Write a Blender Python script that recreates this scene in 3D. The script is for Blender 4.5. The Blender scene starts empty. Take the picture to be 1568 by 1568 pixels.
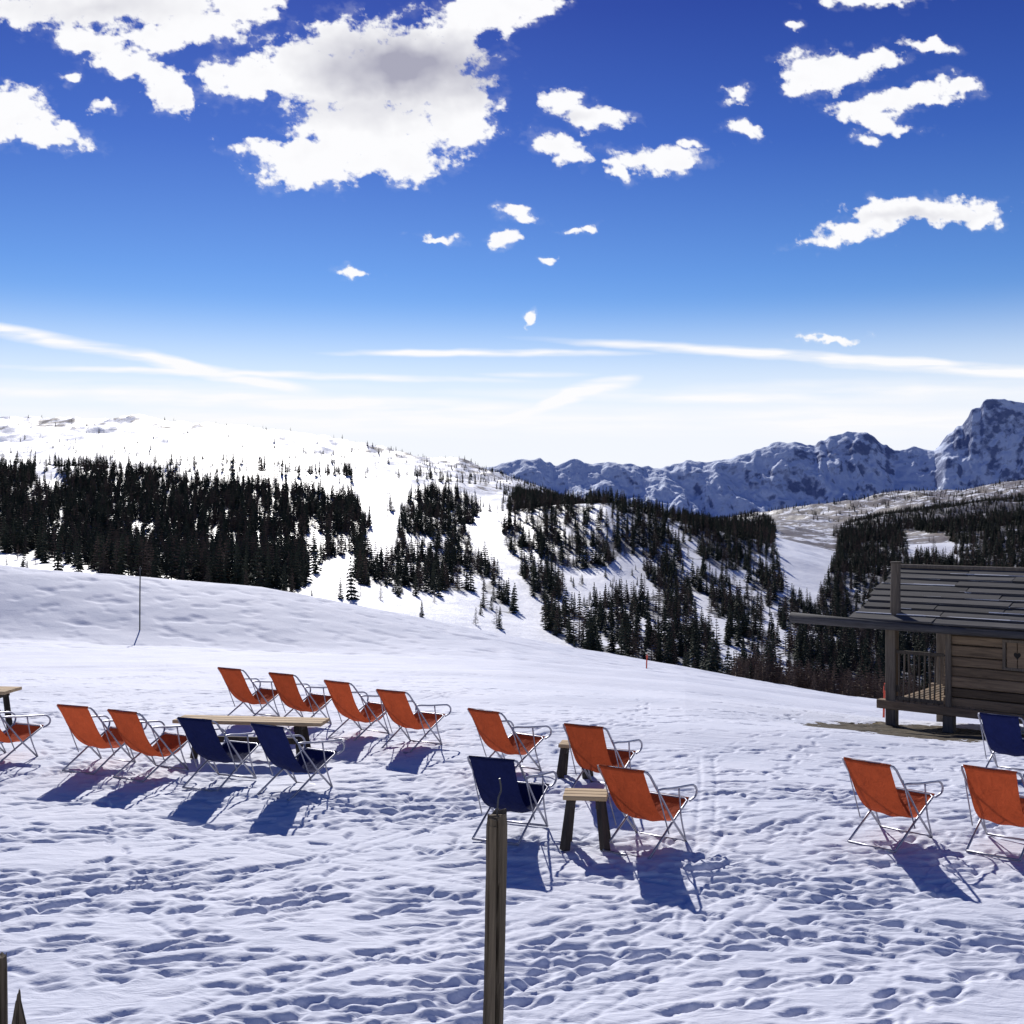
import bpy, math, random
import numpy as np
from mathutils import Vector, Matrix, Euler
random.seed(7); rng=np.random.default_rng(11)
F=1780.0; C0=784.0; CAMH=3.2
sc=bpy.context.scene
sc.view_settings.view_transform='Standard'
try: sc.view_settings.look='None'
except: pass
sc.view_settings.exposure=0
SUN_EL=math.radians(31.5); SUN_AZ=math.radians(-12.0)

# ---------------------------------------------------------------- noise
_perm=np.concatenate([rng.permutation(512)]*3)
_ga=rng.uniform(0,2*np.pi,512)
def pn(x,y,seed=0):
    x=np.asarray(x,float)+seed*17.13; y=np.asarray(y,float)+seed*9.71
    xi=np.floor(x).astype(int); yi=np.floor(y).astype(int)
    xf=x-xi; yf=y-yi
    u=xf*xf*xf*(xf*(xf*6-15)+10); v=yf*yf*yf*(yf*(yf*6-15)+10)
    def g(ix,iy,dx,dy):
        a=_ga[_perm[(_perm[ix&511]+iy)&511]]
        return np.cos(a)*dx+np.sin(a)*dy
    n00=g(xi,yi,xf,yf); n10=g(xi+1,yi,xf-1,yf)
    n01=g(xi,yi+1,xf,yf-1); n11=g(xi+1,yi+1,xf-1,yf-1)
    return 1.4*((n00*(1-u)+n10*u)*(1-v)+(n01*(1-u)+n11*u)*v)
def fbm(x,y,o=4,seed=0,gain=.5):
    s=0;a=1;f=1
    for i in range(o):
        s=s+a*pn(x*f,y*f,seed+i*3); a*=gain; f*=2.03
    return s
def ridged(x,y,o=5,seed=0):
    s=0;a=1;f=1;
    for i in range(o):
        s=s+a*(1-2*np.abs(pn(x*f,y*f,seed+i*3))); a*=.5; f*=2.05
    return s/1.9
def sstep(a,b,x):
    k=np.clip((x-a)/(b-a),0,1); return k*k*(3-2*k)

# ---------------------------------------------------------------- mesh helpers
def link(ob,parent=None):
    sc.collection.objects.link(ob)
    if parent: ob.parent=parent
    return ob
def grid_mesh(name,X,Y,Z,mat,attrs=None,smooth=True):
    R,Cn=X.shape
    me=bpy.data.meshes.new(name)
    nv=R*Cn; co=np.stack([X,Y,Z],-1).reshape(-1).astype(np.float32)
    me.vertices.add(nv); me.vertices.foreach_set('co',co)
    idx=np.arange(nv).reshape(R,Cn)
    q=np.stack([idx[:-1,:-1],idx[:-1,1:],idx[1:,1:],idx[1:,:-1]],-1).reshape(-1,4)
    nf=len(q)
    me.loops.add(nf*4); me.loops.foreach_set('vertex_index',q.reshape(-1).astype(np.int32))
    me.polygons.add(nf); me.polygons.foreach_set('loop_start',(np.arange(nf)*4).astype(np.int32))
    try: me.polygons.foreach_set('loop_total',np.full(nf,4,np.int32))
    except Exception: pass
    me.polygons.foreach_set('use_smooth',np.full(nf,smooth))
    me.update(calc_edges=True)
    for k,v in (attrs or {}).items():
        a=me.attributes.new(k,'FLOAT','POINT'); a.data.foreach_set('value',v.reshape(-1).astype(np.float32))
    me.materials.append(mat)
    return link(bpy.data.objects.new(name,me))
class MB:
    def __init__(s): s.v=[];s.f=[];s.m=[]
    def add(s,vs,fs,mi=0):
        o=len(s.v); s.v+= [tuple(p) for p in vs]; s.f+=[tuple(i+o for i in f) for f in fs]; s.m+=[mi]*len(fs)
    def box(s,c,size,rot=None,mi=0,jit=0):
        hx,hy,hz=[k/2 for k in size]; vs=[]
        for sx in(-1,1):
            for sy in(-1,1):
                for sz in(-1,1):
                    p=Vector((sx*hx,sy*hy,sz*hz))
                    if jit: p+=Vector([random.uniform(-jit,jit) for _ in range(3)])
                    if rot is not None: p=rot@p
                    vs.append(p+Vector(c))
        s.add(vs,[(0,1,3,2),(4,6,7,5),(0,4,5,1),(2,3,7,6),(0,2,6,4),(1,5,7,3)],mi)
    def tube(s,pts,r,n=8,mi=0,cap=True):
        pts=[Vector(p) for p in pts]; N=len(pts)
        rr=r if isinstance(r,(list,tuple)) else [r]*N
        T=[]
        for i in range(N):
            a=pts[max(i-1,0)];b=pts[min(i+1,N-1)]; T.append((b-a).normalized())
        up=Vector((0,0,1)) if abs(T[0].z)<.9 else Vector((1,0,0))
        nrm=T[0].cross(up).normalized(); vs=[]
        for i in range(N):
            if i: 
                nrm=(nrm-T[i]*nrm.dot(T[i])).normalized()
            bn=T[i].cross(nrm)
            for k in range(n):
                a=2*math.pi*k/n
                vs.append(pts[i]+(nrm*math.cos(a)+bn*math.sin(a))*rr[i])
        fs=[]
        for i in range(N-1):
            for k in range(n):
                k2=(k+1)%n
                fs.append((i*n+k,i*n+k2,(i+1)*n+k2,(i+1)*n+k))
        if cap:
            fs.append(tuple(range(n))[::-1]); fs.append(tuple((N-1)*n+k for k in range(n)))
        s.add(vs,fs,mi)
    def mesh(s,name,mats,smooth=False,bevel=0):
        me=bpy.data.meshes.new(name); me.from_pydata(s.v,[],s.f); me.update()
        for m in mats: me.materials.append(m)
        me.polygons.foreach_set('material_index',s.m)
        me.polygons.foreach_set('use_smooth',[smooth]*len(s.f))
        import bmesh
        bm=bmesh.new(); bm.from_mesh(me); bmesh.ops.recalc_face_normals(bm,faces=bm.faces)
        if bevel: bmesh.ops.bevel(bm,geom=list(bm.edges),offset=bevel,segments=1,affect='EDGES')
        bm.to_mesh(me); bm.free()
        return me
    def obj(s,name,mats,parent=None,**k):
        return link(bpy.data.objects.new(name,s.mesh(name,mats,**k)),parent)
def smooth_path(P,n=6):
    P=[Vector(p) for p in P]; out=[]
    for i in range(len(P)-1):
        a=P[max(i-1,0)];b=P[i];c=P[i+1];d=P[min(i+2,len(P)-1)]
        for k in range(n):
            t=k/n
            out.append(.5*((2*b)+(c-a)*t+(2*a-5*b+4*c-d)*t*t+(3*b-a-3*c+d)*t**3))
    out.append(P[-1]); return out
def empty(name,loc,rotz=0):
    e=bpy.data.objects.new(name,None); e.location=loc; e.rotation_euler=(0,0,rotz); e.empty_display_size=.2
    return link(e)

# ---------------------------------------------------------------- material helpers
def newmat(name):
    m=bpy.data.materials.new(name); m.use_nodes=True; nt=m.node_tree
    return m,nt,nt.nodes['Principled BSDF']
def N(nt,t,**k):
    n=nt.nodes.new(t)
    for a,b in k.items(): setattr(n,a,b)
    return n
def ramp(nt,fac,stops):
    r=N(nt,'ShaderNodeValToRGB'); e=r.color_ramp.elements
    e[0].position=stops[0][0]; e[0].color=(*stops[0][1],1)
    e[1].position=stops[-1][0]; e[1].color=(*stops[-1][1],1)
    for p,c in stops[1:-1]:
        x=e.new(p); x.color=(*c,1)
    if fac is not None: nt.links.new(fac,r.inputs[0])
    return r.outputs[0]
def noise(nt,scale,detail=4,rough=.55,vec=None,dist=0):
    n=N(nt,'ShaderNodeTexNoise'); n.inputs['Scale'].default_value=scale; n.inputs['Detail'].default_value=detail
    n.inputs['Roughness'].default_value=rough; n.inputs['Distortion'].default_value=dist
    if vec is not None: nt.links.new(vec,n.inputs['Vector'])
    return n.outputs['Fac']
def mapping(nt,scale=(1,1,1),rot=(0,0,0),coord='Object'):
    tc=N(nt,'ShaderNodeTexCoord'); mp=N(nt,'ShaderNodeMapping'); mp.inputs['Scale'].default_value=scale; mp.inputs['Rotation'].default_value=rot
    nt.links.new(tc.outputs[coord],mp.inputs[0]); return mp.outputs[0]
def math_(nt,op,a,b=None,c=None,clamp=False):
    n=N(nt,'ShaderNodeMath',operation=op); n.use_clamp=clamp
    for i,x in enumerate((a,b,c)):
        if x is None: continue
        if isinstance(x,(int,float)): n.inputs[i].default_value=x
        else: nt.links.new(x,n.inputs[i])
    return n.outputs[0]
def mixc(nt,f,a,b,blend='MIX'):
    n=N(nt,'ShaderNodeMix',data_type='RGBA',blend_type=blend)
    for i,x in ((0,f),(6,a),(7,b)):
        if isinstance(x,(int,float)): n.inputs[i].default_value=x
        elif isinstance(x,tuple): n.inputs[i].default_value=(*x,1)
        else: nt.links.new(x,n.inputs[i])
    return n.outputs[2]
def bump(nt,h,strength=.5,dist=.02,normal=None):
    b=N(nt,'ShaderNodeBump'); b.inputs['Strength'].default_value=strength; b.inputs['Distance'].default_value=dist
    nt.links.new(h,b.inputs['Height'])
    if normal is not None: nt.links.new(normal,b.inputs['Normal'])
    return b.outputs[0]
def attr(nt,name):
    a=N(nt,'ShaderNodeAttribute'); a.attribute_name=name; return a.outputs['Fac']

# snow near
snow_mat,nt,b=newmat('snow_foreground')
co=mapping(nt)
n1=noise(nt,.6,4,.6,co)
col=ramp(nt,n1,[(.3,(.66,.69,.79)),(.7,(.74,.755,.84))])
earth=ramp(nt,noise(nt,5,4,.7,co),[(.3,(.03,.026,.018)),(.55,(.09,.07,.045)),(.75,(.17,.135,.08))])
bare=attr(nt,'bare')
bm_=math_(nt,'GREATER_THAN',math_(nt,'ADD',bare,math_(nt,'MULTIPLY',math_(nt,'SUBTRACT',noise(nt,2.2,5,.65,co),.5),1.2)),.5)
nt.links.new(mixc(nt,bm_,col,earth),b.inputs['Base Color'])
b.inputs['Roughness'].default_value=.75
b.inputs['Specular IOR Level'].default_value=.12
nn=bump(nt,noise(nt,9,4,.6,co),.24,.03)
cs=mapping(nt,(1.3,3.6,1),(0,0,.15))
nn=bump(nt,noise(nt,2.2,4,.6,cs,1.0),.32,.06,nn)
nt.links.new(nn,b.inputs['Normal'])

# hills
hill_mat,nt,b=newmat('hill_snow')
co=mapping(nt)
forest=attr(nt,'forest'); rock=attr(nt,'rock')
rn=noise(nt,.05,6,.7,co)
snow=(.88,.89,.94)
rockc=ramp(nt,rn,[(.3,(.06,.05,.045)),(.7,(.22,.18,.15))])
rm=ramp(nt,math_(nt,'ADD',rn,math_(nt,'MULTIPLY',math_(nt,'SUBTRACT',rock,1),.35)),[(.46,(0,0,0)),(.52,(1,1,1))])
c1=mixc(nt,rm,snow,rockc)
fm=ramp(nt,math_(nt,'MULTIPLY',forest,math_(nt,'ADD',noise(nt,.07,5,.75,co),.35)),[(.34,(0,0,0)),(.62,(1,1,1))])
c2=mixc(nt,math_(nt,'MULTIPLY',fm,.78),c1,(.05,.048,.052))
nt.links.new(c2,b.inputs['Base Color']); b.inputs['Roughness'].default_value=.5
b.inputs['Specular IOR Level'].default_value=.4
nt.links.new(bump(nt,noise(nt,.05,6,.6,co),.45,3.0),b.inputs['Normal'])

# mountains
mtn_mat,nt,b=newmat('mountain_rock_snow_haze_tint')
co=mapping(nt)
geo=N(nt,'ShaderNodeNewGeometry'); sep=N(nt,'ShaderNodeSeparateXYZ'); nt.links.new(geo.outputs['Normal'],sep.inputs[0])
fine=noise(nt,.010,8,.68,mapping(nt,(1,1,.8)))
hgt=attr(nt,'high')
k=math_(nt,'ADD',sep.outputs[2],math_(nt,'MULTIPLY',math_(nt,'SUBTRACT',fine,.5),1.15))
k=math_(nt,'SUBTRACT',k,math_(nt,'MULTIPLY',hgt,.12))
mk=ramp(nt,k,[(.50,(0,0,0)),(.66,(1,1,1))])
rc=ramp(nt,noise(nt,.03,6,.7,co),[(.3,(.12,.16,.30)),(.7,(.24,.29,.46))])  # blue distance haze painted into this rock colour and the snow colour below
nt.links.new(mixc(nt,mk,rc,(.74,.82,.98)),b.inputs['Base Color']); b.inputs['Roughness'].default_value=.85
b.inputs['Specular IOR Level'].default_value=.1
nt.links.new(bump(nt,noise(nt,.012,8,.62,co),.6,25),b.inputs['Normal'])

def woodmat(name,dark,light,scale=(2,30,30),rough=.8,bs=.5):
    m,nt,b=newmat(name)
    v=mapping(nt,scale)
    n=noise(nt,1.0,5,.65,v,1.2); n2=noise(nt,3,4,.6,mapping(nt))
    c=ramp(nt,n,[(.28,dark),(.7,light)])
    c=mixc(nt,math_(nt,'MULTIPLY',n2,.55),c,tuple(x*.45 for x in light))
    geo=N(nt,'ShaderNodeNewGeometry')
    rnd=math_(nt,'ADD',math_(nt,'MULTIPLY',geo.outputs['Random Per Island'],.7),.6)
    hs=N(nt,'ShaderNodeHueSaturation'); nt.links.new(c,hs.inputs['Color']); nt.links.new(rnd,hs.inputs['Value'])
    nt.links.new(hs.outputs[0],b.inputs['Base Color']); b.inputs['Roughness'].default_value=rough
    b.inputs['Specular IOR Level'].default_value=.25
    nt.links.new(bump(nt,n,bs,.01),b.inputs['Normal']); return m
wood_grey=woodmat('weathered_roof_board',(.03,.028,.03),(.12,.115,.115),(1.5,25,25),.9)
wood_wall=woodmat('weathered_log_wall',(.085,.06,.04),(.34,.24,.15),(1.5,18,22))
wood_vert=woodmat('weathered_wood_upright',(.055,.045,.036),(.22,.18,.135),(25,25,1.6))
wood_post=woodmat('old_grey_post_wood',(.018,.014,.011),(.24,.185,.12),(30,30,1.1),.9,1.0)
wood_top=woodmat('table_top_wood',(.3,.2,.1),(.62,.45,.26),(2,25,25))
wood_dark=woodmat('table_leg_dark_wood',(.015,.013,.012),(.07,.055,.045),(20,20,2))
def plain(name,c,rough=.5,metal=0):
    m,nt,b=newmat(name); n=noise(nt,12,3,.6,mapping(nt))
    nt.links.new(mixc(nt,n,tuple(x*.8 for x in c),tuple(min(1,x*1.15) for x in c)),b.inputs['Base Color'])
    b.inputs['Roughness'].default_value=rough; b.inputs['Metallic'].default_value=metal; return m
steel=plain('galvanised_steel_tube',(.36,.36,.41),.38,.8)
black=plain('dark_pole_paint',(.03,.03,.035),.5)
redp=plain('red_orange_marker_paint',(.7,.08,.03),.5)
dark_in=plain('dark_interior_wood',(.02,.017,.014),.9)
ice=plain('roof_snow',(.50,.52,.58),.7)
def fabric(name,c,tr):
    m,nt,b=newmat(name)
    w=mapping(nt,(1,1,1),(0,0,0),'Generated')
    oi=N(nt,'ShaderNodeObjectInfo')
    n=noise(nt,5,5,.65,w)
    cc=mixc(nt,n,tuple(x*.55 for x in c),tuple(x*1.1 for x in c))
    hs=N(nt,'ShaderNodeHueSaturation'); nt.links.new(cc,hs.inputs['Color'])
    nt.links.new(math_(nt,'ADD',math_(nt,'MULTIPLY',oi.outputs['Random'],.4),.75),hs.inputs['Value']); cc=hs.outputs[0]
    nt.links.new(cc,b.inputs['Base Color']); b.inputs['Roughness'].default_value=.9; b.inputs['Specular IOR Level'].default_value=.1
    t=N(nt,'ShaderNodeBsdfTranslucent'); nt.links.new(cc,t.inputs[0])
    mx=N(nt,'ShaderNodeMixShader'); mx.inputs[0].default_value=tr
    nt.links.new(b.outputs[0],mx.inputs[1]); nt.links.new(t.outputs[0],mx.inputs[2])
    wv=noise(nt,6,3,.5,w,.6); bn=bump(nt,wv,.7,.04); nt.links.new(bn,b.inputs['Normal']); nt.links.new(bn,t.inputs['Normal'])
    nt.links.new(mx.outputs[0],nt.nodes['Material Output'].inputs[0]); return m
orange=fabric('orange_canvas',(.56,.10,.035),.20)
navy=fabric('navy_canvas',(.012,.018,.085),.12)
def foliage(name,a,c):
    m,nt,b=newmat(name); oi=N(nt,'ShaderNodeObjectInfo')
    n=noise(nt,1.2,2,.6,mapping(nt))
    v=math_(nt,'ADD',math_(nt,'MULTIPLY',oi.outputs['Random'],.6),math_(nt,'MULTIPLY',n,.5))
    nt.links.new(ramp(nt,v,[(.15,a),(.9,c)]),b.inputs['Base Color']); b.inputs['Roughness'].default_value=.8
    b.inputs['Specular IOR Level'].default_value=.1; return m
needle=foliage('spruce_needles',(.022,.032,.024),(.075,.082,.05))
larchm=foliage('larch_twigs',(.07,.05,.04),(.19,.13,.09))
bark=plain('tree_bark',(.06,.045,.035),.9)

# ---------------------------------------------------------------- near ground
XS=np.array([-800,0,400,784,1050,1300,1450,1600,2400.])
ND=np.array([.5,12,18,22,30,50,66,80,92,120,200.])
def ytoz(ys,d): return [-(y-784)/F*d for y in ys]
NZ=np.array([
 [-3.2]*9,
 [-3.2]*7+[-3.22,-3.3],
 [-3.1,-3.15,-3.2,-3.25,-3.3,-3.45,-3.55,-3.6,-3.7],
 [-3.3,-3.35,-3.4,-3.5,-3.6,-3.95,-4.05,-4.1,-4.3],
 [-3.9,-3.95,-4.0,-4.2,-4.5,-5.05,-5.35,-5.5,-6],
 ytoz([1000,1000,1003,1014,1037,1073,1090,1105,1200],50),
 ytoz([972,979,995,1009,1035,1070,1088,1103,1200],66),
 ytoz([830,865,899,974,1022,1066,1085,1100,1200],80),
 ytoz([835,870,906,982,1034,1080,1100,1115,1210],92),
 [-9,-11,-14,-18,-22,-25,-26,-27,-30],
 [-30,-32,-40,-50,-60,-68,-70,-72,-75]],float)
def near_z(t,d):
    px=C0+F*t
    ld=np.log(np.clip(d,.5,200)); L=np.log(ND)
    cols=np.stack([np.interp(px,XS,NZ[i]) for i in range(len(ND))],0)
    i=np.clip(np.searchsorted(L,ld)-1,0,len(ND)-2)
    f=np.clip((ld-L[i])/(L[i+1]-L[i]),0,1); f2=f*f*(3-2*f)*.6+f*.4
    flat=np.arange(px.size).reshape(px.shape)
    cc=cols.reshape(len(ND),-1)
    z=cc[i.reshape(-1),flat.reshape(-1)].reshape(px.shape)*(1-f2)+cc[(i+1).reshape(-1),flat.reshape(-1)].reshape(px.shape)*f2
    return z
def ground_z(x,y):
    return float(near_z(np.array([[x/y]]),np.array([[y]]))[0,0])
# chair positions (needed early: snow is trampled around them)
ZS=.90
CH=[(-42,1074,0,24),(112,1080,0,25),(188,1088,0,27),(299,1100,1,26),(410,1110,1,30),(352,1023,0,32),(431,1031,0,35),(516,1043,0,35),(599,1057,0,35),
 (741,1087,0,38),(894,1110,0,32),(753,1160,1,26),(952,1175,0,35),(1328,1165,0,42),(1516,1176,0,42),(1530,1094,1,42)]
CP=[]
for x,y,c,h in CH:
    dd=2.36*F/(y-784)
    for _ in range(6):
        gz=ground_z((x-784)/F*dd,dd); dd=-(gz+.925*ZS)*F/(y-784)
    CP.append(((x-784)/F*dd,dd,gz,c,h))
# footprints raster
RX0,RY0,RS=-14,4.5,.02; RW,RH=1400,1350
ras=np.zeros((RH,RW),np.float32)
def stamp(x,y,a,l,w,dep):
    R=int((l*1.4)/RS)+2; ix=int((x-RX0)/RS); iy=int((y-RY0)/RS)
    if ix-R<0 or iy-R<0 or ix+R>=RW or iy+R>=RH: return
    gy,gx=np.mgrid[-R:R+1,-R:R+1]*RS
    ca,sa=math.cos(a),math.sin(a)
    p=(gx*ca+gy*sa)/l; q=(-gx*sa+gy*ca+.25*w*np.sin(5*(gx*ca+gy*sa)/l+x*9))/(w*(1-.25*np.cos(2.2*(gx*ca+gy*sa)/l)))
    r=np.sqrt(p*p+q*q)
    h=-dep*np.clip((1.05-r)*2.2,0,1)+dep*.25*np.exp(-((r-1.22)/.2)**2)
    ras[iy-R:iy+R+1,ix-R:ix+R+1]+=h
def inband(): 
    y=5.5+ (30-5.5)*rng.random()**1.5
    return rng.uniform(-.5,.5)*y,y
for _ in range(230):           # walking tracks
    x,y=inband(); a=rng.normal(.12,.32)+(math.pi if rng.random()<.5 else 0)
    if rng.random()<.12: a=rng.uniform(0,6.28)
    dp=rng.uniform(.018,.048)
    for s in range(rng.integers(8,34)):
        a+=rng.normal(0,.06)
        x+=math.cos(a)*.38; y+=math.sin(a)*.38
        o=.085*(1 if s%2 else -1)
        stamp(x-math.sin(a)*o,y+math.cos(a)*o,a+rng.normal(0,.12),rng.uniform(.12,.19),rng.uniform(.035,.055),dp*rng.uniform(.4,1.3))
for _ in range(2500):
    y=5.3+8.6*rng.random()**1.1; x=rng.uniform(-.5,.5)*y
    if pn(x*.4,y*.8,40)+.35*pn(x*1.7,y*1.7,44)<.10: continue
    ang=.1+.9*float(pn(x*.28,y*.35,47))+rng.normal(0,.16)
    sc_=rng.random()**2
    stamp(x,y,ang,.10+.34*sc_+rng.uniform(0,.05),rng.uniform(.02,.04)+.025*sc_,rng.uniform(.014,.046))
for cx,cy,_,_,_ in CP:
    for k in range(26):
        stamp(cx+rng.normal(.2,.55),cy+rng.normal(.2,.55),rng.uniform(0,3.14),rng.uniform(.11,.16),rng.uniform(.035,.05),rng.uniform(.012,.035))
for _ in range(46):            # ski / sledge tracks
    x,y=inband(); a=rng.normal(.2,.5); ln=rng.uniform(1.5,7)
    for s in range(int(ln/.07)):
        a+=rng.normal(0,.006); x+=math.cos(a)*.07; y+=math.sin(a)*.07
        for o in(-.09,.09): stamp(x-math.sin(a)*o,y+math.cos(a)*o,a,.07,.03,.011)
ras=np.clip(ras,-.065,.035)
ras[1:-1]=.25*ras[:-2]+.5*ras[1:-1]+.25*ras[2:]; ras[:,1:-1]=.25*ras[:,:-2]+.5*ras[:,1:-1]+.25*ras[:,2:]
def ras_at(x,y):
    u=(x-RX0)/RS; v=(y-RY0)/RS
    ok=(u>1)&(v>1)&(u<RW-2)&(v<RH-2)
    u=np.clip(u,1,RW-3); v=np.clip(v,1,RH-3); iu=u.astype(int); iv=v.astype(int); fu=u-iu; fv=v-iv
    r=(ras[iv,iu]*(1-fu)+ras[iv,iu+1]*fu)*(1-fv)+(ras[iv+1,iu]*(1-fu)+ras[iv+1,iu+1]*fu)*fv
    return r*ok
ts=np.concatenate([np.linspace(-1.9,-.49,40)[:-1],np.linspace(-.49,.49,1080),np.linspace(.49,1.9,40)[1:]])
ds=np.concatenate([np.linspace(.6,5.4,16)[:-1],np.exp(np.linspace(math.log(5.4),math.log(30),700)),np.linspace(30,60,110)[1:],np.linspace(60,94,190)[1:],np.linspace(94,200,30)[1:]])
T,D=np.meshgrid(ts,ds)
X=T*D; Z=near_z(T,D)
fade=np.clip(1-(D-26)/8,0,1)
Z=Z+ras_at(X,D)*fade
Z=Z+.04*fbm(X*.3,D*.45,3,5)+.005*fbm(X*2.0,D*5.,4,9)*fade*(.4+.6*(D<13))
far=sstep(35,60,D)
Z=Z+far*.08*fbm(X*.10,D*.15,2,21)
pit=fbm(X*.55+.2*D,D*.75,2,23); band=sstep(46,62,D)*(1-sstep(86,100,D))
Z=Z-band*.13*np.clip(pit-.15,0,1)
for k,(y0,sl_,w_) in enumerate([(33,.25,.4),(35.5,.24,.4),(43,.2,.5),(47,.18,.5),(55,.12,.6)]):   # old groomer / ski lines
    Z=Z-.035*np.exp(-((D-y0-sl_*X-.6*np.sin(X*.15+k))/w_)**2)
bare_a=np.clip(1.25-((X-7.4)/2.7)**2-((D-20.0)/2.1)**2,0,1)
bare_a=np.maximum(bare_a,np.clip(1.2-((X-9.3)/2.6)**2-((D-19.4)/1.9)**2,0,1))
grid_mesh('snow_ground',X,D,Z,snow_mat,{'bare':bare_a})

# ---------------------------------------------------------------- hills
HX=np.array([-600,0,200,400,560,700,800,930,1080,1180,1300,1450,1568,2200.])
HD=np.array([150,250,380,600,850,1100,1500,1950,2400,4500,14000.])
HY={
 380:[870,882,894,908,930,962,986,1010,1036,1052,1070,1088,1098,1125],
 600:[822,834,846,858,868,882,894,905,922,938,955,963,958,962],
 850:[756,766,776,782,786,794,784,770,810,842,870,865,855,832],
 1100:[708,716,722,728,736,748,764,792,814,820,830,820,806,790],
 1500:[674,682,684,690,706,724,752,800,812,806,800,784,770,750],
 1950:[640,650,652,660,692,714,742,790,800,790,770,752,738,700]}
def hz(y,d): return -(np.array(y,float)-784)/F*d
HZ=np.array([ [-34,-36,-40,-46,-52,-58,-62,-66,-72,-74,-76,-78,-78,-80.],
 [-28,-31,-34,-38,-42,-48,-54,-60,-66,-70,-74,-76,-76,-80.],
 hz(HY[380],380),hz(HY[600],600),hz(HY[850],850),hz(HY[1100],1100),hz(HY[1500],1500),hz(HY[1950],1950),
 hz(HY[1950],1950)-60,[-250]*14,[-500]*14])
def blend(px,d,XSx,Ds,ZZ):
    cols=np.stack([np.interp(px,XSx,ZZ[i]) for i in range(len(Ds))],0).reshape(len(Ds),-1)
    i=np.clip(np.searchsorted(Ds,d.reshape(-1))-1,0,len(Ds)-2)
    f=np.clip((d.reshape(-1)-Ds[i])/(Ds[i+1]-Ds[i]),0,1)
    j=np.arange(px.size)
    im=np.clip(i-1,0,None); ip=np.clip(i+2,None,len(Ds)-1)
    p1=cols[i,j];p2=cols[i+1,j]; p0=cols[im,j]; p3=cols[ip,j]
    h=(Ds[i+1]-Ds[i])
    m1=(p2-p0)/(Ds[i+1]-Ds[im])*h; m2=(p3-p1)/(Ds[ip]-Ds[i])*h
    mm=.6
    f2=f*f;f3=f2*f
    z=(2*f3-3*f2+1)*p1+(f3-2*f2+f)*m1*mm+(-2*f3+3*f2)*p2+(f3-f2)*m2*mm
    return z.reshape(px.shape)
def hill_z(t,d):
    px=C0+F*t; z=blend(px,d,HX,HD,HZ); x=t*d
    amp=np.clip(d,0,2400)
    z=z+amp*.0055*fbm(x/170,d/170,3,31)+amp*.0024*ridged(x/60,d/90,3,37)*np.clip(d/900,0,1)
    z=z+sstep(1400,1800,d)*(1-sstep(2000,2300,d))*(7*fbm(x/110,d/150,4,51)+4*np.clip(ridged(x/45,d/70,3,55),0,1))*(1-sstep(700,900,px))
    z=z+(d>1500)*(7*np.exp(-((px-65)/50)**2-((d-1930)/90)**2)+6*np.exp(-((px-190)/28)**2-((d-1930)/90)**2))
    return z
def inpoly(px,py,P):
    r=np.zeros(px.shape,bool); n=len(P)
    for i in range(n):
        x1,y1=P[i];x2,y2=P[(i+1)%n]
        if y1==y2: continue
        c=((y1>py)!=(y2>py))&(px<(x2-x1)*(py-y1)/(y2-y1)+x1); r^=c
    return r
FOR=[([(-700,700),(0,714),(150,722),(250,728),(350,740),(460,750),(540,764),(562,800),(560,848),(490,860),(470,912),(300,915),(210,890),(120,872),(0,842),(-700,810)],.95),
 ([(590,778),(640,755),(700,748),(745,780),(714,812),(732,860),(785,890),(815,940),(740,940),(600,908),(540,890),(545,850),(600,845)],.85),
 ([(750,775),(800,754),(930,746),(1000,763),(1080,778),(1180,790),(1200,838),(1215,880),(1200,910),(1060,890),(940,850),(860,880),(800,890),(775,830)],.85),
 ([(1270,825),(1300,800),(1400,778),(1568,758),(2600,750),(2600,1100),(1350,1100),(1200,1060),(1090,1060),(980,1035),(900,1005),(840,965),(800,890),(860,880),(940,850),(1060,890),(1100,910),(1210,915),(1240,915),(1282,860)],.97),
 ([(480,890),(600,896),(740,930),(800,945),(900,1000),(1040,1040),(700,990),(600,950),(440,925)],.07),
 ([(-100,840),(120,870),(210,890),(120,900),(-100,890)],.10)]
CLR=[([(540,690),(640,715),(615,800),(596,868),(556,868),(572,785),(540,740)],.015),
 ([(745,735),(795,738),(764,810),(790,870),(825,925),(852,990),(815,990),(768,900),(740,820)],.03),
 ([(1180,785),(1250,800),(1288,826),(1260,925),(1205,915),(1185,840)],0),
 ([(1054,905),(1080,912),(1136,1030),(1112,1020)],.03),
 ([(856,880),(925,868),(955,842),(982,856),(1002,902),(930,926),(866,926)],.13),
 ([(1380,813),(1460,822),(1468,862),(1388,850)],.02),
 ([(610,830),(655,836),(685,858),(645,860)],.08),
 ([(1162,900),(1198,960),(1212,1040),(1188,1030)],.2),
 ([(468,805),(495,815),(490,905),(468,895)],.2),
 ([(880,790),(940,782),(975,805),(940,830),(895,822)],.4),
 ([(935,950),(1000,945),(1030,975),(960,975)],.3),
 ([(50,716),(80,716),(110,745),(55,745)],.02)]
def dens(px,py,x,d):
    jx=9*fbm(x/40,d/60,3,61); jy=5*fbm(x/40,d/60,3,67)
    px=px+jx; py=py+jy
    r=np.zeros(px.shape)
    up=(py<740)&(px<760); r=np.where(up,.010+.08*np.clip((py-680)/60,0,1),r)
    r=np.where((px>1180)&(py<800),.10,r)
    r=np.where((px>740)&(px<1180)&(py<775)&(d>1000),.15,r)
    for P,v in FOR: r=np.where(inpoly(px,py,P),v,r)
    nz=fbm(x/26,d/40,4,71)
    r=np.where(r>.3,r*np.clip(1.08+nz*1.9*np.where((px>590)&(px<1200),1.25,.6),.14,1.4),r*np.clip(1+nz*2.6,.05,3.4))
    for P,v in CLR: r=np.where(inpoly(px,py,P),np.minimum(v,r),r)
    return np.clip(r,0,1)
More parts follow.
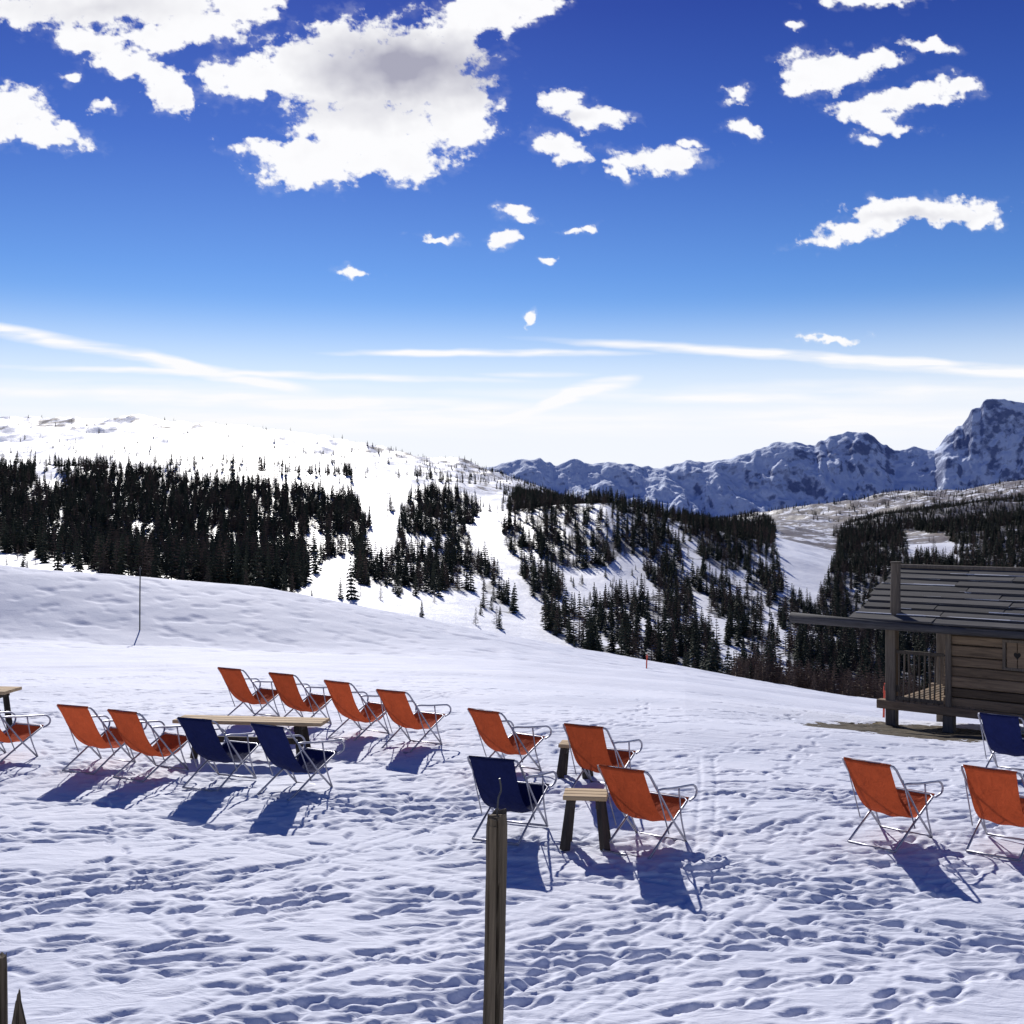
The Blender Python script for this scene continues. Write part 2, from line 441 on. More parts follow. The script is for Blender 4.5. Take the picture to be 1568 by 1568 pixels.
ts=np.linspace(-1.2,1.2,1150); ds=np.concatenate([np.linspace(150,380,40)[:-1],np.exp(np.linspace(math.log(380),math.log(2400),360)),np.exp(np.linspace(math.log(2400),math.log(14000),20))[1:]])
T,D=np.meshgrid(ts,ds); X=T*D; Z=hill_z(T,D)
PX=C0+F*T; PY=784-F*Z/D
fo=np.clip(dens(PX,PY,X,D)*1.2,0,1)
ro=np.zeros_like(Z)
ro=np.where((PX<640)&(D>1500),.60+.5*fbm(X/130,D/200,3,81)+.5*np.exp(-((PX-65)/60)**2-((D-1880)/120)**2)+.5*np.exp(-((PX-190)/32)**2-((D-1880)/120)**2),ro)
ro=np.where((PX>1150)&(D>1000),1.12,ro)
ro=np.where((PX>640)&(PX<1000)&(D>1050),.8,ro)
ro=np.where((PX>540)&(PX<750)&(D>1650),.95,ro)
grid_mesh('forest_hills_terrain',X,D,Z,hill_mat,{'forest':fo,'rock':ro})

# ---------------------------------------------------------------- far mountains
MX=np.array([-600,400,600,700,760,800,826,850,885,905,930,980,1010,1050,1080,1120,1150,1190,1215,1250,1270,1310,1330,1345,1370,1400,1430,1452,1470,1490,1510,1540,1568,1640,1760,2000,2600])
MY=np.array([720,735,730,722,712,703,702,711,703,710,706,714,718,706,708,700,692,677,676,682,668,660,663,675,690,686,689,668,650,628,612,611,617,600,640,620,660])
ts=np.linspace(-.8,1.0,1500); ds=np.concatenate([np.linspace(5600,6500,130),np.linspace(6500,8200,30)[1:]])
T,D=np.meshgrid(ts,ds); X=T*D; px=C0+F*T
ztop=-(np.interp(px+5*pn(px/9,px*0,88),MX,MY)-784)/F*6500; zbot=-(850-784)/F*5600
f=np.clip((D-5600)/900,0,1); g=np.clip((D-6500)/1700,0,1)
base=zbot+(ztop-zbot)*(f**1.15)
base=np.where(D>6500,ztop-(ztop+400)*g,base)
win=np.sin(np.pi*np.clip(f,0,1))**.7*(1-g)
rd=ridged(X/380+.4*fbm(X/700,D/700,2,90),D/1000,6,91)
Z=base+win*120*(rd-.4)+(1-g)*9*fbm(X/80,D/80,4,95)+win*20*ridged(X/120,D/280,4,96)
high=sstep(.45,.95,f)*(D<6700)*sstep(1050,1200,px)*.9
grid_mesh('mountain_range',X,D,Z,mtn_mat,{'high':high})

# ---------------------------------------------------------------- trees
def spruce(seed,H=1.0,wid=.16,tiers=15,larch=False):
    r=random.Random(seed); m=MB()
    m.tube([(0,0,-.04),(0,0,.5*H),(0,0,H*.99)],[.016*H,.009*H,.002*H],5,0)
    nt_=tiers
    for i in range(nt_):
        h=H*(.08+.9*i/(nt_-1)); R=wid*H*((1-i/(nt_-.3))**.85)*r.uniform(.75,1.15)+.006
        nb=(9 if not larch else 6)
        for k in range(nb):
            a=2*math.pi*(k+r.random()*.8)/nb+i; L=R*r.uniform(.6,1.25)
            if r.random()<.1: continue
            dz=(-.38*L if not larch else .15*L)+r.uniform(-.02,.01)*H*.5
            ca,sa=math.cos(a),math.sin(a); w=L*(.30 if not larch else .09)
            h0=h+r.uniform(-.012,.012)*H
            p0=Vector((0,0,h0)); tip=Vector((ca*L,sa*L,h0+dz))
            mid=p0.lerp(tip,.55); s=Vector((-sa,ca,0))
            m.add([p0,mid+s*w+Vector((0,0,-.012*H)),tip,mid-s*w+Vector((0,0,-.012*H)),mid+Vector((0,0,.016*H))],
                  [(0,1,4),(1,2,4),(2,3,4),(3,0,4)],1)
            if not larch:
                m.add([mid+s*w*.8,tip,mid-s*w*.8+Vector((0,0,-.035*H)),mid+Vector((0,0,-.045*H*r.uniform(.6,1.2)))],[(0,1,3),(1,2,3)],1)
            else:
                for q in range(2):
                    b0=p0.lerp(tip,r.uniform(.3,.8)); e=b0+Vector((ca*.3*L+r.uniform(-.4,.4)*L,sa*.3*L+r.uniform(-.4,.4)*L,r.uniform(-.1,.3)*L))
                    m.add([b0,e,b0+Vector((0,0,.012*H))],[(0,1,2)],1)
    return m
tc=bpy.data.collections.new('tree_variants')
for i,(s,w,t,l) in enumerate([(1,.17,13,0),(2,.21,12,0),(3,.14,14,0),(4,.19,11,0),(5,.17,14,1),(6,.21,12,1)]):
    ob=bpy.data.objects.new('a%d_%s'%(i,'larch' if l else 'spruce'),spruce(s,1,w,t,bool(l)).mesh('tree%d'%i,[bark,larchm if l else needle]))
    tc.objects.link(ob)
def scatter(name,P,S,R,I,coll):
    me=bpy.data.meshes.new(name); me.vertices.add(len(P)); me.vertices.foreach_set('co',np.asarray(P,np.float32).reshape(-1))
    a=me.attributes.new('scl','FLOAT_VECTOR','POINT'); a.data.foreach_set('vector',np.asarray(S,np.float32).reshape(-1))
    a=me.attributes.new('rot','FLOAT_VECTOR','POINT'); a.data.foreach_set('vector',np.asarray(R,np.float32).reshape(-1))
    a=me.attributes.new('vid','INT','POINT'); a.data.foreach_set('value',np.asarray(I,np.int32))
    me.update(); ob=link(bpy.data.objects.new(name,me))
    g=bpy.data.node_groups.new(name+'_instancing','GeometryNodeTree')
    g.interface.new_socket('Geometry',in_out='INPUT',socket_type='NodeSocketGeometry')
    g.interface.new_socket('Geometry',in_out='OUTPUT',socket_type='NodeSocketGeometry')
    gi=g.nodes.new('NodeGroupInput'); go=g.nodes.new('NodeGroupOutput')
    ci=g.nodes.new('GeometryNodeCollectionInfo'); ci.inputs['Collection'].default_value=coll
    ci.inputs['Separate Children'].default_value=True; ci.inputs['Reset Children'].default_value=True
    ip=g.nodes.new('GeometryNodeInstanceOnPoints'); ip.inputs['Pick Instance'].default_value=True
    def na(n,dt):
        x=g.nodes.new('GeometryNodeInputNamedAttribute'); x.data_type=dt; x.inputs['Name'].default_value=n
        return [o for o in x.outputs if o.enabled and o.name=='Attribute'][0]
    e=g.nodes.new('FunctionNodeEulerToRotation')
    L=g.links.new
    L(gi.outputs[0],ip.inputs['Points']); L(ci.outputs[0],ip.inputs['Instance'])
    L(na('vid','INT'),ip.inputs['Instance Index']); L(na('rot','FLOAT_VECTOR'),e.inputs[0]); L(e.outputs[0],ip.inputs['Rotation'])
    L(na('scl','FLOAT_VECTOR'),ip.inputs['Scale']); L(ip.outputs[0],go.inputs[0])
    md=ob.modifiers.new('instances','NODES'); md.node_group=g
    return ob
NC=104000
d=np.sqrt(rng.uniform(190**2,2150**2,NC)); t=rng.uniform(-.64,.64,NC)
z=hill_z(t,d); px=C0+F*t; py=784-F*z/d
dn=dens(px,py,t*d,d)
dn=np.where(d<380,np.where(px>1040,.6,.0),dn)
keep=rng.random(NC)<dn
d,t,z,px,py,dn=[a[keep] for a in (d,t,z,px,py,dn)]
n=len(d)
H=rng.uniform(.34,1,n)**.85*15.5
H=np.where((d>1250),H*.6,H); H=np.where((dn<.15)&(d<700),H*.5,H); H=np.where(px>590,H*.86,H)
H=np.where((px<520)&(dn<.12)&(d<700),H*.5,H)
wd=rng.uniform(.85,1.4,n)
I=rng.choice(6,n,p=[.2,.17,.15,.14,.20,.14])
scatter('distant_forest',np.stack([t*d,d,z-.2],1),np.stack([H*wd,H*wd,H],1),np.stack([rng.normal(0,.03,n),rng.normal(0,.03,n),rng.uniform(0,6.28,n)],1),I,tc)
print('TREES',n)
m=420; t=(rng.uniform(1125,1420,m)-784)/F; d=rng.uniform(82,100,m)
H=rng.uniform(.9,2.6,m)*(1+(d-84)*.03); vi=rng.choice([4,5,5,4],m)
ex=np.array([(1092,85,3.4),(1078,90,2.4),(1106,88,1.8),(1048,93,2.0),(1150,87,1.9),(1262,88,2.6),(1325,90,3.2),(1342,92,3.6),(1300,95,2.8)])
t=np.concatenate([t,(ex[:,0]-784)/F]); d=np.concatenate([d,ex[:,1]]); H=np.concatenate([H,ex[:,2]]); vi=np.concatenate([vi,[0,1,3,2,3,0,1,0,2]])
m=len(t); zz=near_z(t[None],d[None])[0]
scatter('larch_sapling_thicket',np.stack([t*d,d,zz-.1],1),np.stack([H*1.4,H*1.4,H],1),np.stack([0*t,0*t,rng.uniform(0,6.28,m)],1),vi,tc)
# small alpine hut on the ridge
rd_=1930.; rt=(352-784)/F; rz=float(hill_z(np.array([[rt]]),np.array([[rd_]]))[0,0])
e=empty('mountain_chalet',(rt*rd_,rd_,rz),.2); m=MB(); m.box((0,0,2.5),(19,9,7)); m.obj('walls',[wood_vert],e)
m=MB(); m.add([(-11,-6,5.6),(11,-6,5.6),(11,6,5.6),(-11,6,5.6),(-11,0,9.5),(11,0,9.5)],[(0,1,5,4),(2,3,4,5),(0,4,3),(1,2,5),(0,3,2,1)]); m.obj('roof',[wood_grey],e)
# ski-lift pylons on the slope
for x_,d_,h_ in ((512,1250,13),(597,900,13),(482,1450,13)):
    t_=(x_-784)/F; z_=float(hill_z(np.array([[t_]]),np.array([[float(d_)]]))[0,0])
    e=empty('ski_lift_pylon',(t_*d_,d_,z_-.5),.1); m=MB(); m.tube([(0,0,0),(0,0,h_)],[.4,.25],8); m.obj('mast',[black],e)
    m=MB(); m.box((0,0,h_),(4.6,.35,.35)); m.box((-2.1,0,h_-.4),(.3,1.6,.3)); m.box((2.1,0,h_-.4),(.3,1.6,.3)); m.obj('crossarm',[black],e)

# ---------------------------------------------------------------- deck chairs
fr=MB(); r=.0115
w=.27
def zs(L): return [(a,b,c*ZS) for a,b,c in L]
A=[(w,.80,.015),(w,.55,.27),(w,.05,.875),(w-.012,.012,.915),(w-.05,0,.925)]
A=A+[(-x,y,z) for x,y,z in reversed(A)]
fr.tube(zs(A),r)
fr.tube(zs([(-w,.80,.015),(w,.80,.015)]),r)
w2=.24
B=[(w2,.08,.015),(w2,.55,.27),(w2,.88,.43),(w2-.04,.91,.445)]
B=B+[(-x,y,z) for x,y,z in reversed(B)]
fr.tube(zs(B),r); fr.tube(zs([(-w2,.08,.015),(w2,.08,.015)]),r)
for s in(-1,1):
    fr.tube(smooth_path(zs([(s*.275,.19,.70),(s*.295,.27,.70),(s*.30,.48,.665),(s*.30,.76,.63),(s*.30,.90,.605),(s*.30,.97,.54),(s*.29,.96,.47),(s*.26,.89,.43)]),5),r)
    fr.tube(zs([(s*.28,.16,.75),(s*.285,.40,.20)]),.007,6)
    fr.tube(smooth_path(zs([(s*.27,.80,.015),(s*.28,.67,.30),(s*.30,.58,.65)]),3),.009)
chair_frame=fr.mesh('deck_chair_frame',[steel],smooth=True)
def sling_mesh(name,mat,drop,ph):
    SP=smooth_path([(0,0,.94),(0,-.018,.925),(0,.012,.88),(0,.085-.02*drop,.76),(0,.19-.03*drop,.58-.02*drop),(0,.31-.03*drop,.42-.03*drop),(0,.44,.325-.05*drop),(0,.58,.295-.05*drop),(0,.71,.33-.03*drop),(0,.84,.40),(0,.925,.46)],4)
    sl=MB(); vs=[];fs=[]; nx=13
    for i,p in enumerate(SP):
        u=i/(len(SP)-1); su=math.sin(math.pi*u)
        for k in range(nx):
            v=k/(nx-1)*2-1
            sag=.035*(1-v*v)*su
            ww=.245-.02*su
            vs.append((v*ww,p.y,(p.z-sag+.007*math.sin(v*7+ph+i*.35)*su*(1-.3*v*v))*ZS))
    for i in range(len(SP)-1):
        for k in range(nx-1): fs.append((i*nx+k,i*nx+k+1,(i+1)*nx+k+1,(i+1)*nx+k))
    sl.add(vs,fs); return sl.mesh(name,[mat],smooth=True)
SL={0:[sling_mesh('orange_sling',orange,q,q*5) for q in(0,.4,.8,1.1)],1:[sling_mesh('navy_sling',navy,q,q*5) for q in(0.1,.6,1.0)]}
for i,(cx,cy,cz,c,h) in enumerate(CP):
    e=empty('deck_chair',(cx,cy,cz-.012),-math.radians(h+random.uniform(-4,4)))
    link(bpy.data.objects.new('frame',chair_frame),e)
    link(bpy.data.objects.new('sling',SL[c][i%len(SL[c])]),e)

# ---------------------------------------------------------------- tables
def place(x,y):
    dd=3.2*F/(y-784)
    for _ in range(6):
        gz=ground_z((x-784)/F*dd,dd); dd=-gz*F/(y-784)
    return (x-784)/F*dd,dd,gz
def side_table(x,y,rot,L=.42,W=.34,H=.52):
    X_,dd,gz=place(x,y); e=empty('wooden_side_table',(X_,dd,gz-.02),rot)
    m=MB()
    for k in range(3): m.box((0,(k-1)*W/3,H-.02),(L,W/3-.008,.042))
    m.obj('table_top',[wood_top],e,bevel=.006)
    m=MB()
    for sx in(-1,1):
        for sy in(-1,1):
            a=Vector((sx*L*.33,sy*W*.33,H-.045)); b_=Vector((sx*L*.46,sy*W*.42,0))
            m.tube([b_,a],[.055,.045],4)
    m.obj('legs',[wood_dark],e,bevel=.006)
    m=MB()
    for sx in(-1,1): m.box((sx*L*.3,0,H-.085),(.05,W*.9,.07))
    m.obj('apron',[wood_dark],e,bevel=.004)
side_table(897,1293,-.12); side_table(880,1190,-.2,.36,.3,.44)
def bench_table(x,y,rot,L=2.0,W=.42,H=.5,name='wooden_bench_table'):
    X_,dd,gz=place(x,y); e=empty(name,(X_,dd,gz-.02),rot)
    m=MB()
    for k in range(3): m.box((0,(k-1)*W/3,H-.02),(L,W/3-.01,.045))
    m.obj('table_top',[wood_top],e,bevel=.006)
    m=MB()
    for sx in(-1,1):
        for sy in(-1,1):
            m.tube([(sx*L*.36,sy*W*.42,0),(sx*L*.33,sy*W*.28,H-.045)],[.055,.05],4)
        m.box((sx*L*.33,0,H-.09),(.07,W*.85,.07))
    m.box((0,0,H*.45),(L*.66,.05,.08))
    m.obj('trestle_legs',[wood_dark],e,bevel=.005)
bench_table(385,1157,-.12)
bench_table(-40,1118,-.1,1.2,.5,.62)

# ---------------------------------------------------------------- foreground post
def old_post(name,x,ytop,dd,rad,pointed=False,spike=True):
    zt=-(ytop-784)/F*dd; X1=(x-784)/F*dd; gz=ground_z(X1,dd)
    e=empty(name,(X1,dd,gz-.2))
    Hh=zt-gz+.2; m=MB(); n=72; rows=90; vs=[];fs=[]
    rr=random.Random(int(x)+5)
    cr=[(rr.uniform(0,6.28),rr.uniform(.0,.6),rr.uniform(.6,1.2),rr.uniform(.02,.05)) for _ in range(18)]
    for i in range(rows):
        h=i/(rows-1)
        for k in range(n):
            a=2*math.pi*k/n
            q=1+.06*float(pn(a*1.2,h*3,int(x)%7))+.035*math.sin(a*3+h*2)+.03*float(pn(a*6,h*5,3))
            for ca,c0,c1,dp in cr:
                da=abs((a-ca-.12*math.sin(h*6+ca)+math.pi)%(2*math.pi)-math.pi)
                if c0<h<c1 and da<.10: q-=dp/.05*(1-da/.10)*.4*min(1,(h-c0)*8)
            if pointed: q*=min(1,(1-h)*5+.12)
            elif h>.985: q*=.93
            vs.append((math.cos(a)*rad*q+.02*math.sin(h*2.2),math.sin(a)*rad*q,Hh*h+ (0.018*math.sin(a+1)+.008*math.sin(a*5) if h>.98 else 0)))
    for i in range(rows-1):
        for k in range(n): fs.append((i*n+k,i*n+(k+1)%n,(i+1)*n+(k+1)%n,(i+1)*n+k))
    fs.append(tuple((rows-1)*n+k for k in range(n)))
    m.add(vs,fs); m.obj('post_shaft',[wood_post],e,smooth=False)
    if spike:
        m=MB(); m.tube(smooth_path([(.018,0,Hh-.03),(.022,0,Hh+.07),(.034,.004,Hh+.11),(.026,0,Hh+.165)],4),.0045,6); m.obj('iron_hook',[black],e)
    return e
pe=old_post('wooden_fence_post',753,1247,5.3,.047); pe.rotation_euler=(0,math.radians(1.3),0); pe.location.x-=.04
old_post('wooden_fence_post',22,1522,5.0,.05,True,False)
old_post('wooden_fence_post',-8,1468,5.2,.035,False,False)

def pole(name,x,yb,yt,dd,mats,r):
    X_=(x-784)/F*dd; g=ground_z(X_,dd); h=-(yt-784)/F*dd-g
    e=empty(name,(X_,dd,g-.1)); m=MB(); m.tube([(0,0,0),(.01,0,h*.6),(.03,0,h+.1)],[r,r,r*.8],8); m.obj('shaft',[mats[0]],e)
    m=MB(); m.tube([(.025,0,h-.12),(.03,0,h+.02)],r*1.5,8); m.obj('top_band',[mats[1]],e)
pole('piste_marker_pole',214,958,868,69,[black,black],.04)
pole('piste_marker_pole',990,1033,1002,70,[redp,redp],.04)
pole('piste_marker_pole',1353,1085,1046,26,[redp,redp],.025)

# ---------------------------------------------------------------- hut
hd=21.5; hx=(1366-784)/F*hd; hz0=ground_z(hx,hd)
hut=empty('log_hut',(hx,hd,0),math.radians(-40))
G=hz0-.15
Wd=5.2; Dp=2.6
EZ=-2.06
m=MB()
def upright(m,x,y,z0,z1,s=.15): m.box((x,y,(z0+z1)/2),(s,s,z1-z0),jit=.006)
FL=-3.5
for x in (0,1.05,2.6,4.4):
    for y in (0,Dp): upright(m,x,y,G-.6,FL-.14 if x>0 else EZ-.1,.19)
m.obj('support_posts',[wood_vert],hut,bevel=.01)
m=MB()
m.box((Wd/2-.1,-.02,FL-.06),(Wd+.3,.2,.16),jit=.006); m.box((Wd/2-.1,Dp,FL-.06),(Wd+.3,.2,.16))
for k in range(15): m.box((.08+.12*k*.9,Dp/2,FL+.03),(.095,Dp+.15,.04),jit=.004)
m.obj('floor_beams',[wood_wall],hut,bevel=.008)
m=MB(); z=FL+.02; x0=1.05
while z<EZ-.12:
    h=random.uniform(.17,.21)
    if z+h>EZ-.06: h=EZ-.06-z
    m.box(((x0+Wd)/2-random.uniform(0,.05),0+random.uniform(-.012,.012),z+h/2),(Wd-x0+.1,.16,h-.014),jit=.006)
    m.box((x0,Dp/2,z+h/2),(.16,Dp-.18,h-.012),jit=.004)
    m.box((Wd,Dp/2,z+h/2),(.16,Dp-.18,h-.012),jit=.004)
    m.box(((x0+Wd)/2,Dp,z+h/2),(Wd-x0+.1,.16,h-.012),jit=.004)
    z+=h
m.obj('log_walls',[wood_wall],hut,bevel=.014)
m=MB(); m.box((x0+.02,-.1,(FL+EZ)/2),(.10,.05,EZ-FL-.05)); 
m.obj('corner_board',[wood_vert],hut,bevel=.006)
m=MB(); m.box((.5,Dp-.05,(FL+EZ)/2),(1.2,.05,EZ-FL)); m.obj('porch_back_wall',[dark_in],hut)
m=MB()
for k in range(9):
    x=.14+k*.095; m.box((x,-.03,FL+.47),(.028,.03,.86),rot=Matrix.Rotation(random.uniform(-.03,.03),3,'Y'))
m.box((.52,-.035,FL+.93),(.95,.05,.06)); m.box((.52,-.035,FL+.08),(.95,.05,.06))
m.box((.02,-.02,FL+.25),(.3,.05,.12))
m.obj('porch_railing',[wood_vert],hut,bevel=.004)
m=MB(); sx=2.25; szc=-2.47
m.box((sx-.09,-.10,szc),(.165,.03,.44)); m.box((sx+.09,-.10,szc),(.165,.03,.44))
m.obj('window_shutter',[wood_wall],hut,bevel=.004)
m=MB()
for q in((0,.24),(0,-.24)): m.box((sx,-.1,szc+q[1]),(.5,.05,.05))
m.box((sx-.22,-.1,szc),(.05,.05,.43)); m.box((sx+.22,-.1,szc),(.05,.05,.43)); m.obj('window_frame',[wood_vert],hut,bevel=.004)
hp=[]
for k in range(28):
    a=2*math.pi*k/28; hp.append((sx+.0042*16*math.sin(a)**3*.9,-.1185,szc+.0042*(13*math.cos(a)-5*math.cos(2*a)-2*math.cos(3*a)-math.cos(4*a))))
m=MB(); m.add(hp,[tuple(range(28))]); m.obj('heart_cutout',[dark_in],hut)
pitch=math.radians(22); run=1.75; ov=.42; xl=-.62; xr=Wd+.6
Rm=Matrix.Rotation(pitch,3,'X'); Rm2=Matrix.Rotation(-pitch,3,'X')
m=MB(); ms=MB(); nrow=9; rl=(run+ov)/math.cos(pitch)/nrow
y0=-ov; z0=EZ+.04
for i in range(nrow):
    s=(i+.5)*rl; yc=y0+s*math.cos(pitch); zc=z0+s*math.sin(pitch)+.035
    x=xl+random.uniform(-.05,.05)
    while x<xr:
        Lb=random.uniform(1.1,2.8); Lb=min(Lb,xr+random.uniform(-.03,.05)-x)
        if Lb<.1: break
        rr=Rm@Matrix.Rotation(-.09+random.uniform(-.02,.02),3,'X')@Matrix.Rotation(random.uniform(-.008,.008),3,'Z')
        m.box((x+Lb/2,yc+random.uniform(-.01,.01),zc+random.uniform(-.006,.012)),(Lb-.012,rl*1.16,.034),rot=rr,jit=.007)
        x+=Lb
    x=xl
    while x<xr-.2:
        Lb=random.uniform(.3,1.6); Lb=min(Lb,xr-x)
        if random.random()<.75 and i>0:
            ms.box((x+Lb/2,yc-rl*.56*math.cos(pitch),zc-rl*.56*math.sin(pitch)+.026),(Lb,.022,.012),rot=Rm,jit=.005)
        x+=Lb
    s2=(i+.5)*rl; yb=2*run-y0-s2*math.cos(pitch)
    m.box(((xl+xr)/2,yb,zc),(xr-xl,rl*1.15,.032),rot=Rm2)
m.obj('roof_boards',[wood_grey],hut,bevel=.004); ms.obj('roof_snow_crust',[ice],hut)
m=MB()
m.tube([(xl+.05,run,z0+(run+ov)*math.tan(pitch)+.06),(xr,run,z0+(run+ov)*math.tan(pitch)+.06)],.05,10)
for x in (xl+.12,0,1.05,2.6,4.4,xr-.1):
    for sgn,R_ in((0,Rm),(1,Rm2)):
        yc=(run-ov)/2 if not sgn else 2*run-(run-ov)/2
        m.box((x,yc,z0+(run+ov)/2*math.tan(pitch)-.05),(.09,(run+ov)/math.cos(pitch),.1),rot=R_)
m.obj('rafters_and_ridge',[wood_vert],hut,bevel=.006)
m=MB()
m.tube([(-1.8,-ov-.03,EZ+.04),(-.6,-ov-.03,EZ+.01),(1.5,-ov-.03,EZ-.02),(xr,-ov-.03,EZ-.02)],[.10,.085,.065,.06],12)
m.tube([(-.35,.0,EZ-.04),(xr-.3,.0,EZ-.04)],.085,10)
m.obj('gutter_log',[wood_grey],hut,smooth=True)
m=MB(); m.tube([(.12,-.12,EZ-.0),(.11,-.12,EZ+.5),(.12,-.12,EZ+1.12)],[.10,.09,.085],14); m.tube([(.12,-.12,EZ+1.12),(.12,-.12,EZ+1.15)],[.10,.10],14)
m.obj('chimney_pole',[wood_vert],hut,smooth=False)

# ---------------------------------------------------------------- sun + sky
sd=bpy.data.lights.new('sun','SUN'); sd.energy=4.8; sd.angle=math.radians(.53); sd.color=(1,.965,.92)
so_=bpy.data.objects.new('sun',sd); link(so_)
dirv=Vector((math.sin(SUN_AZ)*math.cos(SUN_EL),math.cos(SUN_AZ)*math.cos(SUN_EL),math.sin(SUN_EL)))
so_.rotation_euler=dirv.to_track_quat('Z','Y').to_euler(); so_.location=(0,0,60)
wd_=bpy.data.worlds.new('World'); sc.world=wd_; wd_.use_nodes=True; nt=wd_.node_tree
bg=nt.nodes['Background']; ST=.1; bg.inputs[1].default_value=ST
sky=N(nt,'ShaderNodeTexSky'); sky.sky_type='NISHITA'; sky.sun_disc=False; sky.sun_elevation=SUN_EL; sky.sun_rotation=SUN_AZ
sky.altitude=1900; sky.air_density=1.0; sky.dust_density=.4; sky.ozone_density=3
tcn=N(nt,'ShaderNodeTexCoord'); sp=N(nt,'ShaderNodeSeparateXYZ'); nt.links.new(tcn.outputs['Generated'],sp.inputs[0])
gz=sp.outputs[2]
grade=ramp(nt,gz,[(.02,(.95,.98,1)),(.10,(.78,.92,1.0)),(.20,(.42,.62,.92)),(.30,(.23,.37,.79)),(.40,(.15,.22,.63)),(.8,(.26,.38,.75))])
base=mixc(nt,1.0,sky.outputs[0],grade,'MULTIPLY')
hz_=N(nt,'ShaderNodeMapRange',interpolation_type='SMOOTHSTEP'); nt.links.new(gz,hz_.inputs[0])
hz_.inputs[1].default_value=.185; hz_.inputs[2].default_value=.06; hz_.inputs[3].default_value=0; hz_.inputs[4].default_value=.95
base=mixc(nt,hz_.outputs[0],base,(.92/ST,.94/ST,1.0/ST))
nt.links.new(base,bg.inputs[0])

# clouds: one translucent layer far away, density held on its vertices
CL=[(600,115,150,88),(470,112,100,55,-8),(372,122,68,36),(560,205,130,62),(475,250,92,40),(405,232,55,18,-8),(700,168,68,72),(620,245,50,42),(655,85,85,50),(520,62,50,28),
 (745,20,95,32,10),(815,5,50,18),(695,48,42,22),
 (190,-5,200,50),(300,35,72,32),(240,55,60,24),(135,60,60,26,-20),(200,102,75,24,-18),(262,140,42,30,-50),(168,160,28,13),(110,120,16,9),(25,20,32,22),(380,0,60,30),
 (10,175,60,42),(60,200,85,24,-12),
 (848,155,34,24),(905,178,58,20,-8),(865,225,56,22,-18),(1010,245,74,22),(945,265,26,15,-30),
 (1128,140,22,12),(1140,200,34,13,-10),(1055,217,24,8),
 (1265,110,66,34),(1335,92,44,20,10),(1222,125,26,20),(1415,70,50,12,-8),(1400,150,95,20,14),(1335,182,70,18,-12),(1470,130,42,16),(1335,210,26,12),(1335,0,80,14),(1222,42,18,7),
 (1420,325,120,22,-2),(1290,358,66,16,12),(1350,338,50,20),(1505,340,34,15),
 (790,328,34,12,-5),(775,366,26,13,15),(908,347,14,9,20),(672,367,36,6,-5),(545,416,36,8,0),(815,488,8,16,-12),(840,400,12,6),(1265,516,50,8,0),(875,353,22,6)]
STK=[(60,517,130,8,-9,1),(200,543,150,6,-10,1),(360,577,110,8,-11,1.1),(390,572,270,4,-1.5,1),(745,541,160,4,0,1),(1290,549,310,6,-3.6,1.2),(1480,566,160,7,-3,1),
 (790,638,50,7,20,1.2),(850,615,50,8,22,1.3),(905,598,50,10,14,1.4),(460,616,320,10,-1.5,1),(640,628,160,12,0,.8),(1080,607,260,8,-1,.7),(1400,600,260,14,0,.5),(820,573,60,3,0,.5),(560,645,600,18,0,.7),(1300,645,260,18,0,.8),(150,600,300,14,0,.5)]
gxp=np.arange(-500,2071,2.0); gyp=np.arange(-60,700,2.0)
PX,PY=np.meshgrid(gxp,gyp)
w1=fbm(PX/120,PY/90,3,201); w2=fbm(PX/120,PY/90,3,221)
w3=fbm(PX/26,PY/22,3,231); w4=fbm(PX/26,PY/22,3,241)
WX=PX+13*w1+9*w3; WY=PY+10*w2+7*w4
fld=np.zeros_like(PX)-.6
def ell(WX,WY,q,k):
    cx,cy,rx,ry=q[:4]; a=math.radians(q[4]) if len(q)>4 else 0
    dx=WX-cx; dy=-(WY-cy); u=(dx*math.cos(a)+dy*math.sin(a))/(rx*k); v=(-dx*math.sin(a)+dy*math.cos(a))/(ry*k)
    return 1-np.sqrt(u*u+v*v)
for q in CL:
    e=ell(WX,WY,q,1.25)*min(1,.55+q[3]/60)
    fld=np.maximum(fld,e)
bil=1-2*np.abs(pn(PX/34,PY/28,301)); bil+=.5*(1-2*np.abs(pn(PX/15,PY/13,305)))
den=fld+.23*fbm(PX/36,PY/25,5,251,.68)+.05*bil-.25
shade=np.zeros_like(PX)
for q in [(625,105,150,52,-3,1),(560,165,120,30,0,.35),(150,10,140,24,0,.3),(870,180,40,10,0,.2),(1400,335,90,9,0,.3)]:
    shade=np.maximum(shade,np.clip(ell(WX,WY,q,1.4),0,1)*q[5])
shade=shade*(1+.35*fbm(PX/80,PY/60,3,261))+.05*np.clip(fbm(PX/50,PY/36,3,271),0,1)*sstep(.1,.4,den)
wis=np.zeros_like(PX)
SX=PX+10*w1; SY=PY+3*w2
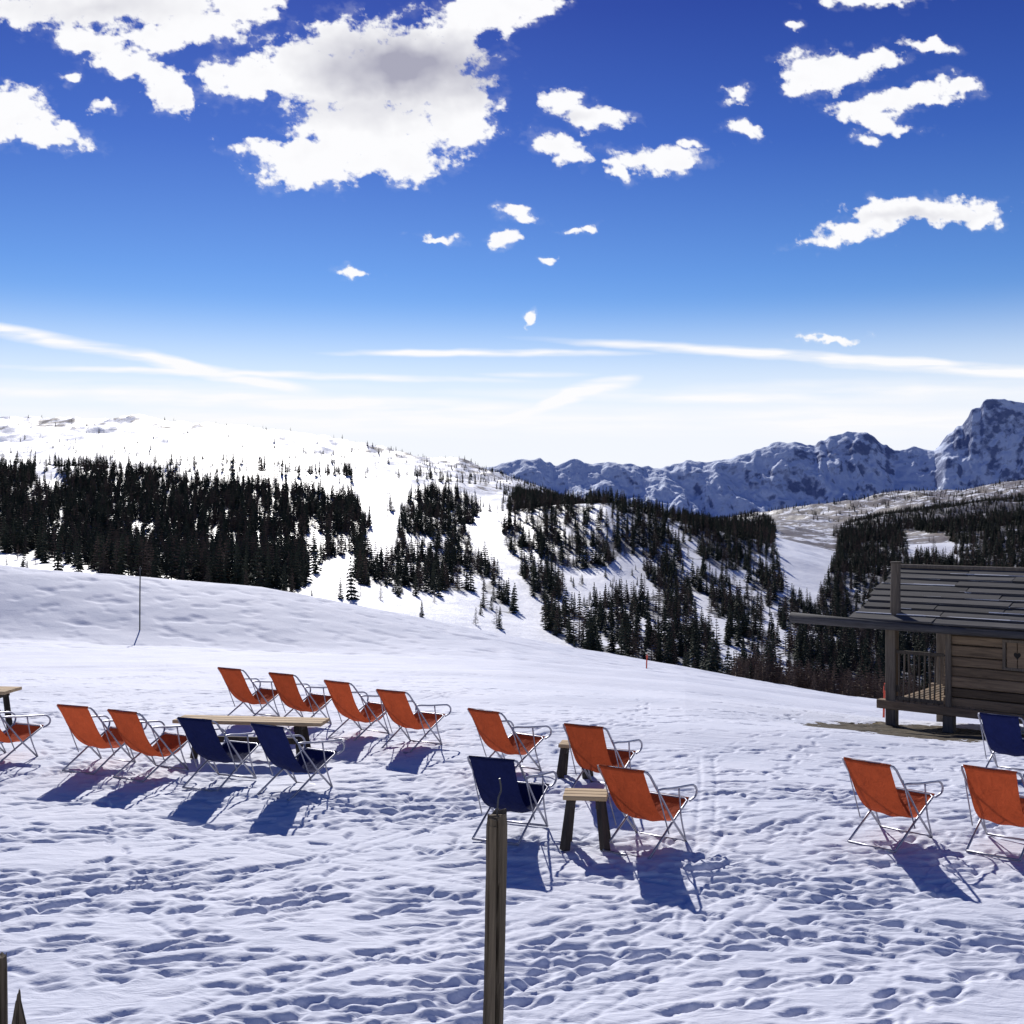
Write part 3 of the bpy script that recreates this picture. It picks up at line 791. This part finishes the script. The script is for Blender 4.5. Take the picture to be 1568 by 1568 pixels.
for q in STK:
    wis=np.maximum(wis,np.clip(ell(SX,SY,q,1.7),0,1)*q[5])
wis=wis*np.clip(.85+.7*fbm(PX/160,PY/14,4,281),.05,1.5)*1.6
veil=np.clip(den+.28,0,1)*.45*np.clip(fbm(PX/60,PY/36,4,291)+.3,0,1)
RAD=40000.
tt=(PX-784)/F; vv=(784-PY)/F; nrm=np.sqrt(1+tt*tt+vv*vv)
cm,nt,b=newmat('cloud_vapour'); nt.nodes.remove(b)
co=mapping(nt,(.001,.001,.001))
fn=noise(nt,2.6,6,.72,co)
dd_=math_(nt,'ADD',attr(nt,'den'),math_(nt,'MULTIPLY',math_(nt,'SUBTRACT',fn,.5),.48))
mr=N(nt,'ShaderNodeMapRange',interpolation_type='SMOOTHSTEP'); nt.links.new(dd_,mr.inputs[0]); mr.inputs[1].default_value=-.09; mr.inputs[2].default_value=.21
al=math_(nt,'MAXIMUM',mr.outputs[0],math_(nt,'MAXIMUM',attr(nt,'wis'),attr(nt,'veil')),clamp=True)
shd=math_(nt,'MULTIPLY',attr(nt,'shade'),1.2,clamp=True)
cc=mixc(nt,shd,(.98,.98,1.0),(.40,.40,.50))
em=N(nt,'ShaderNodeEmission'); nt.links.new(cc,em.inputs[0]); tr=N(nt,'ShaderNodeBsdfTransparent'); mx=N(nt,'ShaderNodeMixShader')
nt.links.new(al,mx.inputs[0]); nt.links.new(tr.outputs[0],mx.inputs[1]); nt.links.new(em.outputs[0],mx.inputs[2])
nt.links.new(mx.outputs[0],nt.nodes['Material Output'].inputs[0])
try: cm.cycles.emission_sampling='NONE'
except: pass
grid_mesh('sky_clouds',tt/nrm*RAD,RAD/nrm,vv/nrm*RAD,cm,{'den':den,'shade':shade,'wis':wis,'veil':veil})

# ---------------------------------------------------------------- camera
cam=bpy.data.cameras.new('camera'); cam.lens=F/1568*36; cam.sensor_width=36; cam.clip_end=90000; cam.clip_start=.1
co_=bpy.data.objects.new('camera',cam); link(co_); co_.location=(0,0,0); co_.rotation_euler=(math.radians(90),0,0)
sc.camera=co_
